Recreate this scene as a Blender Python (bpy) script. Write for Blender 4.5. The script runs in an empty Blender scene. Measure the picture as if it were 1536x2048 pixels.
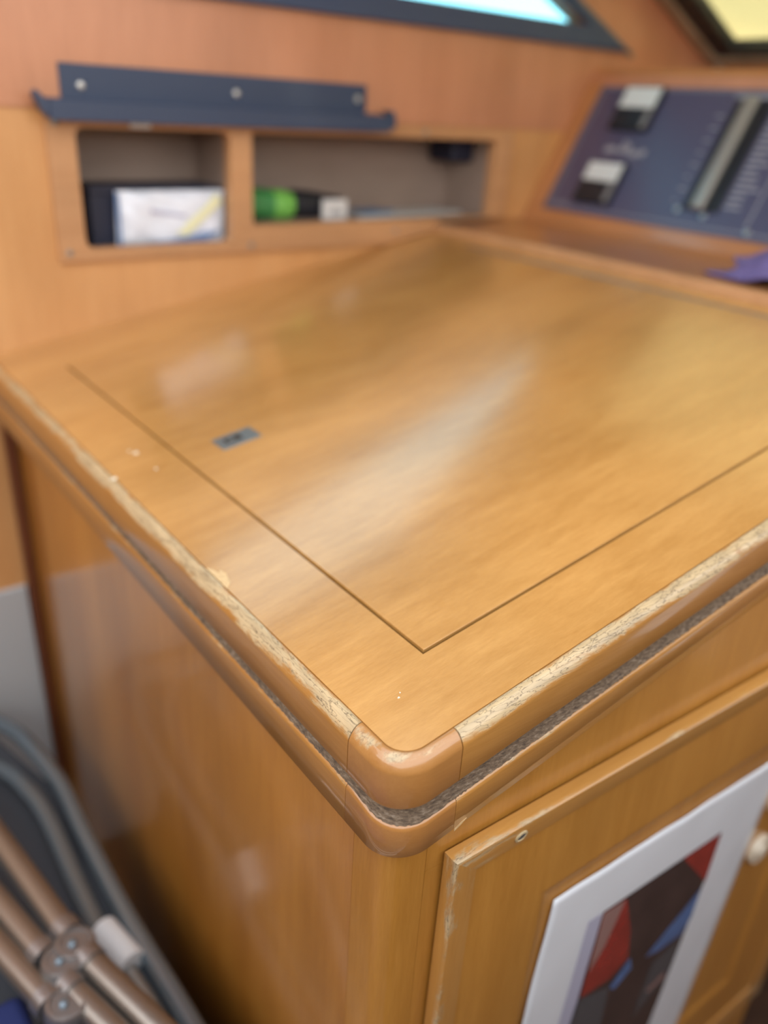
import bpy, bmesh, math, random
from mathutils import Vector, Matrix
random.seed(4)
SC = bpy.context.scene
COL = SC.collection

# ------------------------------------------------------------------ camera
RCAM = [[0.80086637, -0.22794904, 0.55376194],
        [-0.5964879, -0.3855822, 0.70393789],
        [0.05305878, -0.89407248, -0.44476866]]
cam_d = bpy.data.cameras.new('camera')
cam = bpy.data.objects.new('camera', cam_d)
COL.objects.link(cam)
cam.matrix_world = Matrix(((RCAM[0][0], -RCAM[0][1], -RCAM[0][2], -0.2935),
                           (RCAM[1][0], -RCAM[1][1], -RCAM[1][2], -0.3230),
                           (RCAM[2][0], -RCAM[2][1], -RCAM[2][2], 1.1151),
                           (0, 0, 0, 1)))
cam_d.sensor_fit = 'VERTICAL'
cam_d.sensor_height = 36.0
cam_d.lens = 1632.13 / 2048 * 36.0
cam_d.clip_start = 0.01
cam_d.dof.use_dof = True
cam_d.dof.focus_distance = 0.50
cam_d.dof.aperture_fstop = 2.5
SC.camera = cam

# ------------------------------------------------------------------ world, exposure
W = bpy.data.worlds.new('sky')
SC.world = W
W.use_nodes = True
nt = W.node_tree
nt.nodes.clear()
wo = nt.nodes.new('ShaderNodeOutputWorld')
wb = nt.nodes.new('ShaderNodeBackground')
wg = nt.nodes.new('ShaderNodeTexCoord')
ws = nt.nodes.new('ShaderNodeSeparateXYZ')
wr = nt.nodes.new('ShaderNodeValToRGB')
nt.links.new(wg.outputs['Generated'], ws.inputs[0])
wm = nt.nodes.new('ShaderNodeMapRange')
wm.inputs[1].default_value = -1
wm.inputs[2].default_value = 1
nt.links.new(ws.outputs[2], wm.inputs[0])
nt.links.new(wm.outputs[0], wr.inputs[0])
e = wr.color_ramp.elements
e[0].position = 0.47
e[0].color = (0.22, 0.24, 0.25, 1)
e[1].position = 0.53
e[1].color = (1.0, 0.97, 0.92, 1)
x = e.new(1.0)
x.color = (0.58, 0.63, 0.70, 1)
nt.links.new(wr.outputs[0], wb.inputs[0])
wb.inputs[1].default_value = 3.6
nt.links.new(wb.outputs[0], wo.inputs[0])
SC.view_settings.view_transform = 'Standard'
SC.view_settings.look = 'None'
SC.view_settings.gamma = 1
SC.view_settings.use_curve_mapping = False
SC.view_settings.exposure = 0.08

# ------------------------------------------------------------------ materials
M = {}


def new_mat(name):
    m = bpy.data.materials.new(name)
    m.use_nodes = True
    M[name] = m
    n = m.node_tree.nodes
    return m, n, m.node_tree.links, n['Principled BSDF']


def plain(name, col, rough=0.5, metal=0.0, coat=0.0, bump=0.0, bscale=200, var=0.0, crough=0.05):
    m, n, l, b = new_mat(name)
    b.inputs['Base Color'].default_value = (*col, 1)
    b.inputs['Roughness'].default_value = rough
    b.inputs['Metallic'].default_value = metal
    b.inputs['Coat Weight'].default_value = coat
    b.inputs['Coat Roughness'].default_value = crough
    if bump or var:
        g = n.new('ShaderNodeNewGeometry')
        t = n.new('ShaderNodeTexNoise')
        t.inputs['Scale'].default_value = bscale
        t.inputs['Detail'].default_value = 5
        l.new(g.outputs['Position'], t.inputs['Vector'])
        if bump:
            bp = n.new('ShaderNodeBump')
            bp.inputs['Strength'].default_value = bump
            bp.inputs['Distance'].default_value = 0.002
            l.new(t.outputs[0], bp.inputs['Height'])
            l.new(bp.outputs[0], b.inputs['Normal'])
        if var:
            r = n.new('ShaderNodeValToRGB')
            r.color_ramp.elements[0].position = 0.3
            r.color_ramp.elements[1].position = 0.7
            r.color_ramp.elements[0].color = (*[c * (1 - var) for c in col], 1)
            r.color_ramp.elements[1].color = (*[min(1, c * (1 + var)) for c in col], 1)
            l.new(t.outputs[0], r.inputs[0])
            l.new(r.outputs[0], b.inputs['Base Color'])
    return m


def wood(name, light, dark, axis=0, rough=0.42, coat=0.5, crough=0.16, wear=False, streak=1.0,
         pale=(0.58, 0.43, 0.24), scuff=0.0):
    """varnished veneer, grain along one world axis; optional worn varnish from the vertex attribute 'wear'"""
    m, n, l, b = new_mat(name)
    g = n.new('ShaderNodeNewGeometry')

    def mapped(s_along, s_across, off=0):
        mp = n.new('ShaderNodeMapping')
        sc = [s_across] * 3
        sc[axis] = s_along
        mp.inputs['Scale'].default_value = sc
        mp.inputs['Location'].default_value = (off, off * 1.7, off * 0.3)
        l.new(g.outputs['Position'], mp.inputs['Vector'])
        return mp

    def noise(mp, scale=1.0, det=4, dist=0.0, rgh=0.5):
        t = n.new('ShaderNodeTexNoise')
        t.inputs['Scale'].default_value = scale
        t.inputs['Detail'].default_value = det
        t.inputs['Distortion'].default_value = dist
        t.inputs['Roughness'].default_value = rgh
        l.new(mp.outputs[0], t.inputs['Vector'])
        return t
    broad = noise(mapped(1.6, 14, 3.1), 1.0, 3, 0.5)
    mid = noise(mapped(7, 90, 1.2), 1.0, 4, 0.3)
    fine = noise(mapped(70, 1100, 0.4), 1.0, 3, 0.0, 0.6)
    # weighted sum
    a = n.new('ShaderNodeMath')
    a.operation = 'MULTIPLY_ADD'
    a.inputs[1].default_value = 0.35 * streak
    l.new(mid.outputs[0], a.inputs[0])
    bm_ = n.new('ShaderNodeMath')
    bm_.operation = 'MULTIPLY'
    bm_.inputs[1].default_value = 0.70
    l.new(broad.outputs[0], bm_.inputs[0])
    l.new(bm_.outputs[0], a.inputs[2])
    c = n.new('ShaderNodeMath')
    c.operation = 'MULTIPLY_ADD'
    c.inputs[1].default_value = 0.30
    l.new(fine.outputs[0], c.inputs[0])
    l.new(a.outputs[0], c.inputs[2])
    mid2 = noise(mapped(24, 340, 2.6), 1.0, 4, 0.2, 0.6)
    c2 = n.new('ShaderNodeMath')
    c2.operation = 'MULTIPLY_ADD'
    c2.inputs[1].default_value = 0.40
    l.new(mid2.outputs[0], c2.inputs[0])
    l.new(c.outputs[0], c2.inputs[2])
    c3 = n.new('ShaderNodeMath')
    c3.operation = 'SUBTRACT'
    c3.inputs[1].default_value = 0.20
    l.new(c2.outputs[0], c3.inputs[0])
    c = c3
    r = n.new('ShaderNodeValToRGB')
    r.color_ramp.elements[0].position = 0.46 + 0.17 * (streak - 1)
    r.color_ramp.elements[0].color = (*dark, 1)
    r.color_ramp.elements[1].position = 0.88 + 0.17 * (streak - 1)
    r.color_ramp.elements[1].color = (*light, 1)
    l.new(c.outputs[0], r.inputs[0])
    colour = r.outputs[0]
    # cloudy tone drift
    cl = noise(mapped(5, 8, 7.7), 1.0, 2, 0.2)
    hv = n.new('ShaderNodeMapRange')
    hv.inputs[1].default_value = 0.3
    hv.inputs[2].default_value = 0.7
    hv.inputs[3].default_value = 0.90
    hv.inputs[4].default_value = 1.08
    l.new(cl.outputs[0], hv.inputs[0])
    hs = n.new('ShaderNodeHueSaturation')
    l.new(hv.outputs[0], hs.inputs['Value'])
    l.new(colour, hs.inputs['Color'])
    colour = hs.outputs[0]
    b.inputs['Roughness'].default_value = rough
    b.inputs['Coat Weight'].default_value = coat
    b.inputs['Coat Roughness'].default_value = crough
    bp = n.new('ShaderNodeBump')
    bp.inputs['Strength'].default_value = 0.10
    bp.inputs['Distance'].default_value = 0.001
    l.new(fine.outputs[0], bp.inputs['Height'])
    nrm = bp
    if scuff:
        # sparse dull specks in the varnish
        sp = n.new('ShaderNodeTexVoronoi')
        sp.inputs['Scale'].default_value = 42
        l.new(g.outputs['Position'], sp.inputs['Vector'])
        th = n.new('ShaderNodeMath')
        th.operation = 'LESS_THAN'
        th.inputs[1].default_value = 0.05
        l.new(sp.outputs['Distance'], th.inputs[0])
        gate = noise(mapped(9, 9, 12), 1.0, 2)
        gt = n.new('ShaderNodeMath')
        gt.operation = 'GREATER_THAN'
        gt.inputs[1].default_value = 0.60
        l.new(gate.outputs[0], gt.inputs[0])
        mu = n.new('ShaderNodeMath')
        mu.operation = 'MULTIPLY'
        l.new(th.outputs[0], mu.inputs[0])
        l.new(gt.outputs[0], mu.inputs[1])
        mu2 = n.new('ShaderNodeMath')
        mu2.operation = 'MULTIPLY'
        mu2.inputs[1].default_value = scuff
        l.new(mu.outputs[0], mu2.inputs[0])
        mx = n.new('ShaderNodeMix')
        mx.data_type = 'RGBA'
        mx.inputs[7].default_value = (0.16, 0.08, 0.03, 1)
        l.new(mu2.outputs[0], mx.inputs[0])
        l.new(colour, mx.inputs[6])
        colour = mx.outputs[2]
    if wear:
        at = n.new('ShaderNodeAttribute')
        at.attribute_name = 'wear'
        wn = noise(mapped(22, 70, 5.0), 1.0, 6, 0.4, 0.68)
        ad = n.new('ShaderNodeMath')
        ad.operation = 'ADD'
        l.new(at.outputs['Fac'], ad.inputs[0])
        l.new(wn.outputs[0], ad.inputs[1])
        mr = n.new('ShaderNodeMapRange')
        mr.interpolation_type = 'SMOOTHSTEP'
        mr.inputs[1].default_value = 0.93
        mr.inputs[2].default_value = 1.12
        l.new(ad.outputs[0], mr.inputs[0])
        # bare wood: pale, grey cracks following the grain
        ck = n.new('ShaderNodeTexVoronoi')
        ck.feature = 'DISTANCE_TO_EDGE'
        ck.inputs['Scale'].default_value = 1.0
        mpc = mapped(20, 400, 2.0)
        dn = noise(mapped(90, 380, 6.0), 1.0, 4)
        dv = n.new('ShaderNodeVectorMath')
        dv.operation = 'MULTIPLY_ADD'
        dv.inputs[1].default_value = (1.6, 1.6, 1.6)
        l.new(dn.outputs['Color'], dv.inputs[0])
        l.new(mpc.outputs[0], dv.inputs[2])
        l.new(dv.outputs[0], ck.inputs['Vector'])
        cr = n.new('ShaderNodeValToRGB')
        cr.color_ramp.elements[0].position = 0.0
        cr.color_ramp.elements[0].color = (0.16, 0.13, 0.10, 1)
        cr.color_ramp.elements[1].position = 0.05
        cr.color_ramp.elements[1].color = (1, 1, 1, 1)
        l.new(ck.outputs['Distance'], cr.inputs[0])
        pn = noise(mapped(30, 240, 9.0), 1.0, 4)
        pr_ = n.new('ShaderNodeValToRGB')
        pr_.color_ramp.elements[0].position = 0.3
        pr_.color_ramp.elements[0].color = (*[q * 0.72 for q in pale], 1)
        pr_.color_ramp.elements[1].position = 0.62
        pr_.color_ramp.elements[1].color = (*pale, 1)
        l.new(pn.outputs[0], pr_.inputs[0])
        mm = n.new('ShaderNodeMix')
        mm.data_type = 'RGBA'
        mm.blend_type = 'MULTIPLY'
        mm.inputs[0].default_value = 0.8
        l.new(pr_.outputs[0], mm.inputs[6])
        l.new(cr.outputs[0], mm.inputs[7])
        mx = n.new('ShaderNodeMix')
        mx.data_type = 'RGBA'
        l.new(mr.outputs[0], mx.inputs[0])
        l.new(colour, mx.inputs[6])
        l.new(mm.outputs[2], mx.inputs[7])
        colour = mx.outputs[2]
        cw = n.new('ShaderNodeMapRange')
        cw.inputs[3].default_value = coat
        cw.inputs[4].default_value = coat * 0.35
        l.new(mr.outputs[0], cw.inputs[0])
        l.new(cw.outputs[0], b.inputs['Coat Weight'])
        # chipped edge relief
        b2 = n.new('ShaderNodeBump')
        b2.inputs['Strength'].default_value = 0.55
        b2.inputs['Distance'].default_value = 0.0006
        b2.invert = True
        l.new(mr.outputs[0], b2.inputs['Height'])
        l.new(bp.outputs[0], b2.inputs['Normal'])
        b3 = n.new('ShaderNodeBump')
        b3.inputs['Strength'].default_value = 0.25
        b3.inputs['Distance'].default_value = 0.0006
        cm = n.new('ShaderNodeMath')
        cm.operation = 'MULTIPLY'
        l.new(cr.outputs[0], cm.inputs[0])
        l.new(mr.outputs[0], cm.inputs[1])
        l.new(cm.outputs[0], b3.inputs['Height'])
        l.new(b2.outputs[0], b3.inputs['Normal'])
        nrm = b3
    l.new(colour, b.inputs['Base Color'])
    l.new(nrm.outputs[0], b.inputs['Normal'])
    return m


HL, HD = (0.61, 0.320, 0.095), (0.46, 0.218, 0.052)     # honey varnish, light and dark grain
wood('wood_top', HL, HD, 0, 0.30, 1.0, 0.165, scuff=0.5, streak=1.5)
wood('wood_edge_x', (0.53, 0.265, 0.070), (0.39, 0.172, 0.036), 0, 0.32, 0.9, 0.06, wear=True)
wood('wood_edge_y', (0.50, 0.240, 0.062), (0.37, 0.158, 0.032), 1, 0.32, 0.9, 0.06, wear=True)
wood('wood_corner', (0.47, 0.225, 0.066), (0.38, 0.165, 0.043), 0, 0.32, 0.9, 0.06, wear=True, streak=0.6)
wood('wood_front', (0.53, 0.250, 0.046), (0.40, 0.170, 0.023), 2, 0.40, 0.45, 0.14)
wood('wood_front_x', (0.55, 0.275, 0.068), (0.43, 0.195, 0.038), 0, 0.34, 0.8, 0.08, wear=True)
wood('wood_front_z', (0.55, 0.275, 0.068), (0.43, 0.195, 0.038), 2, 0.34, 0.8, 0.08, wear=True)
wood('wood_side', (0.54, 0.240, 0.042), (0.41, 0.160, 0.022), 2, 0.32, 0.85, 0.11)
wood('wood_wall', (0.66, 0.345, 0.135), (0.57, 0.275, 0.095), 2, 0.45, 0.3, 0.2)
wood('wood_upper', (0.58, 0.265, 0.140), (0.48, 0.205, 0.100), 2, 0.45, 0.3, 0.2)
wood('wood_frame', (0.56, 0.300, 0.140), (0.46, 0.230, 0.098), 0, 0.5, 0.2, 0.25)
wood('wood_inside', (0.36, 0.275, 0.225), (0.29, 0.215, 0.175), 0, 0.6, 0.05, 0.3)
wood('wood_ledge', (0.50, 0.225, 0.090), (0.40, 0.165, 0.06), 1, 0.35, 0.5, 0.15)
wood('wood_dark', (0.17, 0.055, 0.022), (0.11, 0.032, 0.013), 2, 0.4, 0.3, 0.2)
wood('wood_cabin', (0.30, 0.13, 0.05), (0.22, 0.09, 0.03), 2, 0.45, 0.3, 0.2)
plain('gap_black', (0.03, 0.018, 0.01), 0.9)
plain('bracket_blue', (0.034, 0.054, 0.105), 0.42, 0.0, 0.1, 0.15, 900)
plain('window_frame', (0.045, 0.068, 0.130), 0.5)
plain('gasket', (0.015, 0.017, 0.020), 0.6)
plain('tan_frame', (0.33, 0.27, 0.19), 0.55, var=0.2, bscale=20)
plain('steel', (0.62, 0.62, 0.60), 0.32, 1.0, bump=0.1, bscale=400)
plain('dull_steel', (0.30, 0.31, 0.30), 0.45, 0.8, bump=0.2, bscale=500, var=0.25)
plain('chrome', (0.19, 0.235, 0.27), 0.22, 0.55)
plain('bronze', (0.31, 0.275, 0.24), 0.30, 0.8, bump=0.1, bscale=300)
plain('grey_cast', (0.30, 0.285, 0.28), 0.28, 0.75, bump=0.2, bscale=300)
plain('white_plastic', (0.80, 0.84, 0.86), 0.4)
plain('white_paint', (0.50, 0.52, 0.53), 0.45)
plain('cream_plastic', (0.70, 0.62, 0.48), 0.35, coat=0.4)
plain('hinge_metal', (0.34, 0.26, 0.20), 0.45, 0.7)
plain('navy_cloth', (0.008, 0.018, 0.10), 0.8, bump=0.4, bscale=700)
plain('charcoal_cloth', (0.055, 0.062, 0.075), 0.75, bump=0.4, bscale=700)
plain('purple_cloth', (0.16, 0.13, 0.34), 0.8, bump=0.4, bscale=300, var=0.2)
plain('panel_blue', (0.066, 0.066, 0.135), 0.45, 0.0, 0.8, crough=0.34)
plain('panel_black', (0.014, 0.016, 0.022), 0.4)
plain('panel_print', (0.30, 0.31, 0.36), 0.5)
plain('meter_face', (0.66, 0.72, 0.74), 0.4)
plain('meter_grey', (0.22, 0.22, 0.23), 0.45)
plain('breaker_bar', (0.36, 0.36, 0.34), 0.35, 0.5)
plain('headliner', (0.75, 0.72, 0.66), 0.8, bump=0.2, bscale=300)
plain('floor_teak', (0.05, 0.022, 0.01), 0.6, var=0.3, bscale=30)
plain('paper', (0.83, 0.88, 0.93), 0.22, coat=0.5)
plain('print_brown', (0.050, 0.030, 0.027), 0.25, coat=0.5, var=0.3, bscale=25)
plain('print_red', (0.30, 0.030, 0.020), 0.25, coat=0.5, var=0.2, bscale=40)
plain('print_pink', (0.33, 0.19, 0.17), 0.25, coat=0.5)
plain('print_blue', (0.09, 0.17, 0.38), 0.25, coat=0.5, var=0.3, bscale=40)
plain('print_grey', (0.075, 0.080, 0.090), 0.25, coat=0.5)
plain('print_lavender', (0.52, 0.53, 0.68), 0.25, coat=0.5)
plain('box_navy', (0.012, 0.016, 0.040), 0.5)
plain('packet_white', (0.82, 0.87, 0.97), 0.25, coat=0.4)
plain('packet_yellow', (0.85, 0.85, 0.55), 0.3)
plain('packet_blue', (0.16, 0.26, 0.48), 0.3)
plain('green_dark', (0.055, 0.26, 0.075), 0.45)
plain('green_light', (0.18, 0.50, 0.09), 0.45)
plain('black_plastic', (0.012, 0.014, 0.022), 0.45)
plain('label_white', (0.68, 0.68, 0.68), 0.5)
plain('label_print', (0.25, 0.25, 0.26), 0.5)
plain('leaflet', (0.55, 0.58, 0.58), 0.4)
plain('leaflet_blue', (0.12, 0.22, 0.38), 0.4)
plain('speck', (0.80, 0.70, 0.52), 0.7)
plain('bare_wood', (0.64, 0.44, 0.22), 0.5, var=0.15, bscale=400)
plain('putty', (0.56, 0.45, 0.26), 0.6, var=0.2, bscale=300)

# dirty glue line in the groove under the table edge
m, n, l, b = new_mat('grime')
g = n.new('ShaderNodeNewGeometry')
t1 = n.new('ShaderNodeTexNoise')
t1.inputs['Scale'].default_value = 420
t1.inputs['Detail'].default_value = 6
t1.inputs['Roughness'].default_value = 0.7
mp = n.new('ShaderNodeMapping')
mp.inputs['Scale'].default_value = (0.45, 0.45, 1.5)
l.new(g.outputs['Position'], mp.inputs['Vector'])
l.new(mp.outputs[0], t1.inputs['Vector'])
r = n.new('ShaderNodeValToRGB')
ce = r.color_ramp.elements
ce[0].position = 0.30
ce[0].color = (0.045, 0.032, 0.024, 1)
ce[1].position = 0.75
ce[1].color = (0.40, 0.33, 0.25, 1)
q = ce.new(0.52)
q.color = (0.19, 0.130, 0.080, 1)
l.new(t1.outputs[0], r.inputs[0])
l.new(r.outputs[0], b.inputs['Base Color'])
b.inputs['Roughness'].default_value = 0.75
bp = n.new('ShaderNodeBump')
bp.inputs['Strength'].default_value = 0.9
bp.inputs['Distance'].default_value = 0.0015
l.new(t1.outputs[0], bp.inputs['Height'])
l.new(bp.outputs[0], b.inputs['Normal'])

# window glass with a mirror-like sheen: blue-tinted side window, clear windscreen
for nm, tint in (('glass_tinted', (0.52, 0.88, 0.98)), ('glass_clear', (0.95, 0.96, 0.94))):
    m, n, l, b = new_mat(nm)
    n.remove(b)
    tr = n.new('ShaderNodeBsdfTransparent')
    tr.inputs[0].default_value = (*tint, 1)
    gl = n.new('ShaderNodeBsdfGlossy')
    gl.inputs['Roughness'].default_value = 0.02
    mxs = n.new('ShaderNodeMixShader')
    mxs.inputs[0].default_value = 0.05
    l.new(tr.outputs[0], mxs.inputs[1])
    l.new(gl.outputs[0], mxs.inputs[2])
    l.new(mxs.outputs[0], n['Material Output'].inputs[0])

# canvas cover over the windscreen: cloth that lets daylight through
for nm, cd, ct, k in (('canvas', (0.80, 0.74, 0.50), (0.90, 0.82, 0.54), 0.75), ('canvas_fold_shade', (0.85, 0.88, 0.95), (0.92, 0.95, 1.0), 0.93)):
    m, n, l, b = new_mat(nm)
    n.remove(b)
    df = n.new('ShaderNodeBsdfDiffuse')
    tl = n.new('ShaderNodeBsdfTranslucent')
    df.inputs[0].default_value = (*cd, 1)
    tl.inputs[0].default_value = (*ct, 1)
    mxs = n.new('ShaderNodeMixShader')
    mxs.inputs[0].default_value = k
    l.new(df.outputs[0], mxs.inputs[1])
    l.new(tl.outputs[0], mxs.inputs[2])
    l.new(mxs.outputs[0], n['Material Output'].inputs[0])


# ------------------------------------------------------------------ mesh helpers
def link(o, parent=None):
    COL.objects.link(o)
    if parent is not None:
        o.parent = parent
        o.matrix_parent_inverse = Matrix.Identity(4)
    return o


def tag(o, label=None, cat=None, group=None, kind=None):
    if label:
        o['label'] = label
    if cat:
        o['category'] = cat
    if group:
        o['group'] = group
    if kind:
        o['kind'] = kind
    return o


def thing(name, loc, label, cat, group=None, rotz=0.0):
    o = bpy.data.objects.new(name, None)
    o.empty_display_size = 0.05
    link(o)
    o.location = loc
    o.rotation_euler = (0, 0, rotz)
    return tag(o, label, cat, group)


def origin(parent):
    return Vector(parent.location) if parent is not None else Vector((0, 0, 0))


def mesh(name, verts, faces, mat, parent=None, smooth=False, bevel=0.0, seg=2, wear=None, local=False, angle=40):
    """verts in world space (or in the parent's space if local); becomes ONE object"""
    # the mesh is expressed relative to its whole chain of parents (all unrotated unless local)
    off = Vector((0, 0, 0))
    if not local:
        p = parent
        while p is not None:
            off += Vector(p.location)
            p = p.parent
    me = bpy.data.meshes.new(name)
    me.from_pydata([tuple(Vector(v) - off) for v in verts], [], faces)
    bmx = bmesh.new()
    bmx.from_mesh(me)
    bmesh.ops.recalc_face_normals(bmx, faces=bmx.faces)
    bmx.to_mesh(me)
    bmx.free()
    me.materials.append(M[mat])
    if smooth:
        for p in me.polygons:
            p.use_smooth = True
        me.set_sharp_from_angle(angle=math.radians(angle))
    if wear is not None:
        a = me.attributes.new('wear', 'FLOAT', 'POINT')
        a.data.foreach_set('value', wear)
    o = bpy.data.objects.new(name, me)
    link(o, parent)
    if bevel:
        md = o.modifiers.new('bevel', 'BEVEL')
        md.width = bevel
        md.segments = seg
        md.limit_method = 'ANGLE'
        md.angle_limit = math.radians(35)
        for p in me.polygons:
            p.use_smooth = True
        md.harden_normals = True
    return o


BOXF = [(0, 1, 2, 3), (4, 7, 6, 5), (0, 4, 5, 1), (1, 5, 6, 2), (2, 6, 7, 3), (3, 7, 4, 0)]


def boxv(x0, x1, y0, y1, z0, z1):
    return [(x0, y0, z0), (x1, y0, z0), (x1, y1, z0), (x0, y1, z0), (x0, y0, z1), (x1, y0, z1), (x1, y1, z1), (x0, y1, z1)]


def box(name, x0, x1, y0, y1, z0, z1, mat, parent=None, bevel=0.0, **k):
    return mesh(name, boxv(x0, x1, y0, y1, z0, z1), BOXF, mat, parent, bevel=bevel, **k)


def boxes(name, lst, mat, parent=None, bevel=0.0, **k):
    V, F = [], []
    for b_ in lst:
        o = len(V)
        V += boxv(*b_)
        F += [tuple(i + o for i in f) for f in BOXF]
    return mesh(name, V, F, mat, parent, bevel=bevel, **k)


def prism(name, poly, vec, mat, parent=None, bevel=0.0, **k):
    """extrude a 3-D polygon along vec"""
    n_ = len(poly)
    vec = Vector(vec)
    V = [Vector(p) for p in poly] + [Vector(p) + vec for p in poly]
    F = [tuple(range(n_)), tuple(range(2 * n_ - 1, n_ - 1, -1))]
    F += [(i, (i + 1) % n_, n_ + (i + 1) % n_, n_ + i) for i in range(n_)]
    return mesh(name, V, F, mat, parent, bevel=bevel, **k)


def ring(name, outer, inner, vec, mat, parent=None, bevel=0.0, **k):
    """flat frame between two 3-D polygons of equal length, extruded along vec"""
    n_ = len(outer)
    vec = Vector(vec)
    A = [Vector(p) for p in outer]
    B = [Vector(p) for p in inner]
    V = A + B + [p + vec for p in A] + [p + vec for p in B]
    F = []
    for i in range(n_):
        j = (i + 1) % n_
        F += [(i, j, n_ + j, n_ + i), (2 * n_ + i, 3 * n_ + i, 3 * n_ + j, 2 * n_ + j),
              (i, 2 * n_ + i, 2 * n_ + j, j), (n_ + i, n_ + j, 3 * n_ + j, 3 * n_ + i)]
    return mesh(name, V, F, mat, parent, bevel=bevel, **k)


def smooth_path(pts, step=5):
    P = [Vector(p) for p in pts]
    out = []
    for i in range(len(P) - 1):
        p0 = P[max(i - 1, 0)]
        p1, p2 = P[i], P[i + 1]
        p3 = P[min(i + 2, len(P) - 1)]
        for k in range(step):
            t = k / step
            out.append(0.5 * ((2 * p1) + (p2 - p0) * t + (2 * p0 - 5 * p1 + 4 * p2 - p3) * t * t
                              + (3 * p1 - p0 - 3 * p2 + p3) * t ** 3))
    out.append(P[-1])
    return out


def tube(name, pts, rad, mat, parent=None, seg=14, sm=True, flat=1.0, **k):
    P = smooth_path(pts) if sm and len(pts) > 2 else [Vector(p) for p in pts]
    V, F = [], []
    for i, p in enumerate(P):
        d = (P[min(i + 1, len(P) - 1)] - P[max(i - 1, 0)]).normalized()
        up = Vector((0, 0, 1)) if abs(d.z) < 0.95 else Vector((1, 0, 0))
        s = d.cross(up).normalized()
        u = s.cross(d)
        for q in range(seg):
            a = 2 * math.pi * q / seg
            V.append(p + s * (rad * math.cos(a)) + u * (rad * flat * math.sin(a)))
    for i in range(len(P) - 1):
        for q in range(seg):
            F.append((i * seg + q, i * seg + (q + 1) % seg, (i + 1) * seg + (q + 1) % seg, (i + 1) * seg + q))
    F.append(tuple(range(seg)))
    F.append(tuple(range(len(V) - seg, len(V))))
    return mesh(name, V, F, mat, parent, smooth=True, angle=60, **k)


def lathe(name, centre, axis, prof, mat, parent=None, seg=24, **k):
    """prof: (radius, height along axis)"""
    c = Vector(centre)
    ax = Vector(axis).normalized()
    s = ax.orthogonal().normalized()
    u = ax.cross(s)
    V, F = [], []
    for r_, h in prof:
        for q in range(seg):
            a = 2 * math.pi * q / seg
            V.append(c + ax * h + s * (r_ * math.cos(a)) + u * (r_ * math.sin(a)))
    for i in range(len(prof) - 1):
        for q in range(seg):
            F.append((i * seg + q, i * seg + (q + 1) % seg, (i + 1) * seg + (q + 1) % seg, (i + 1) * seg + q))
    F.append(tuple(range(seg)))
    F.append(tuple(range(len(V) - seg, len(V))))
    return mesh(name, V, F, mat, parent, smooth=True, **k)


def screw(name, centre, axis, r_, mat, parent, **k):
    return lathe(name, centre, axis, [(r_, -0.002), (r_, 0.0004), (r_ * 0.8, r_ * 0.35), (r_ * 0.35, r_ * 0.45), (0.0003, r_ * 0.42)], mat, parent, seg=14, **k)


# ------------------------------------------------------------------ the setting
TILT = math.radians(10.0)
CT, ST = math.cos(TILT), math.sin(TILT)
ZT = 0.80


def tp(x_, y_, h=0.0):
    """table coordinates (along the slope, across, height) to world; mouldings stay plumb"""
    return Vector((x_ * CT, y_, ZT + x_ * ST + h))


YW = 0.835       # face of the back wall
FLOOR = -0.14

fl = box('floor', -1.66, 1.46, -1.06, 0.86, FLOOR - 0.03, FLOOR, 'floor_teak')
tag(fl, 'dark floor boards under the chart table', 'floor', kind='structure')

# back wall, lower half, with the hole of the cubby
HX0, HX1, HZ0, HZ1 = 0.060, 0.835, 0.912, 1.082
ZS = 1.091
o = boxes('wall_back', [(-1.6, HX0, YW, YW + 0.02, FLOOR, ZS), (HX1, 1.46, YW, YW + 0.02, FLOOR, ZS),
                        (HX0, HX1, YW, YW + 0.02, FLOOR, HZ0), (HX0, HX1, YW, YW + 0.02, HZ1, ZS)], 'wood_wall')
tag(o, 'amber wood panelling of the back wall', 'wall', kind='structure')

# windscreen slope (x, z) as a function of the distance s up the slope
SX, SZ = -0.1788, 0.0815
SL = math.hypot(SX, SZ)
SX, SZ = SX / SL, SZ / SL


def sl(s, y_, h=0.0):
    return Vector((1.3751 + SX * s + SZ * h, y_, 1.239 + SZ * s - SX * h))


# upper half of the back wall with the raked window hole
WGX0, WGX1, WGZ0, WGZ1 = 0.06, 1.0115, 1.264, 1.50
RK = -0.158 / 0.069


def rake(x_, z_, z0):
    return x_ + (z_ - z0) * RK


top_s = (1.62 - 1.239) / SZ
hole = [(WGX0, WGZ0), (WGX1, WGZ0), (rake(WGX1, WGZ1, WGZ0), WGZ1), (WGX0, WGZ1)]
outer = [(-1.6, ZS), (1.46, ZS), (1.46, 1.20), (1.3751 + SX * top_s, 1.62), (-1.6, 1.62)]
V = []
for yy in (YW - 0.003, YW + 0.03):
    V += [(a, yy, c) for a, c in outer] + [(a, yy, c) for a, c in hole]
FR = [(0, 1, 6, 5), (1, 2, 6), (2, 3, 7, 6), (3, 4, 8, 7), (4, 0, 5, 8)]
F = FR + [tuple(9 + i for i in f) for f in FR]
F += [(i, (i + 1) % 5, 9 + (i + 1) % 5, 9 + i) for i in range(5)]
F += [(5 + i, 5 + (i + 1) % 4, 14 + (i + 1) % 4, 14 + i) for i in range(4)]
o = mesh('wall_upper', V, F, 'wood_upper')
tag(o, 'reddish wood panelling above the cubby, around the side window', 'wall', kind='structure')

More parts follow.
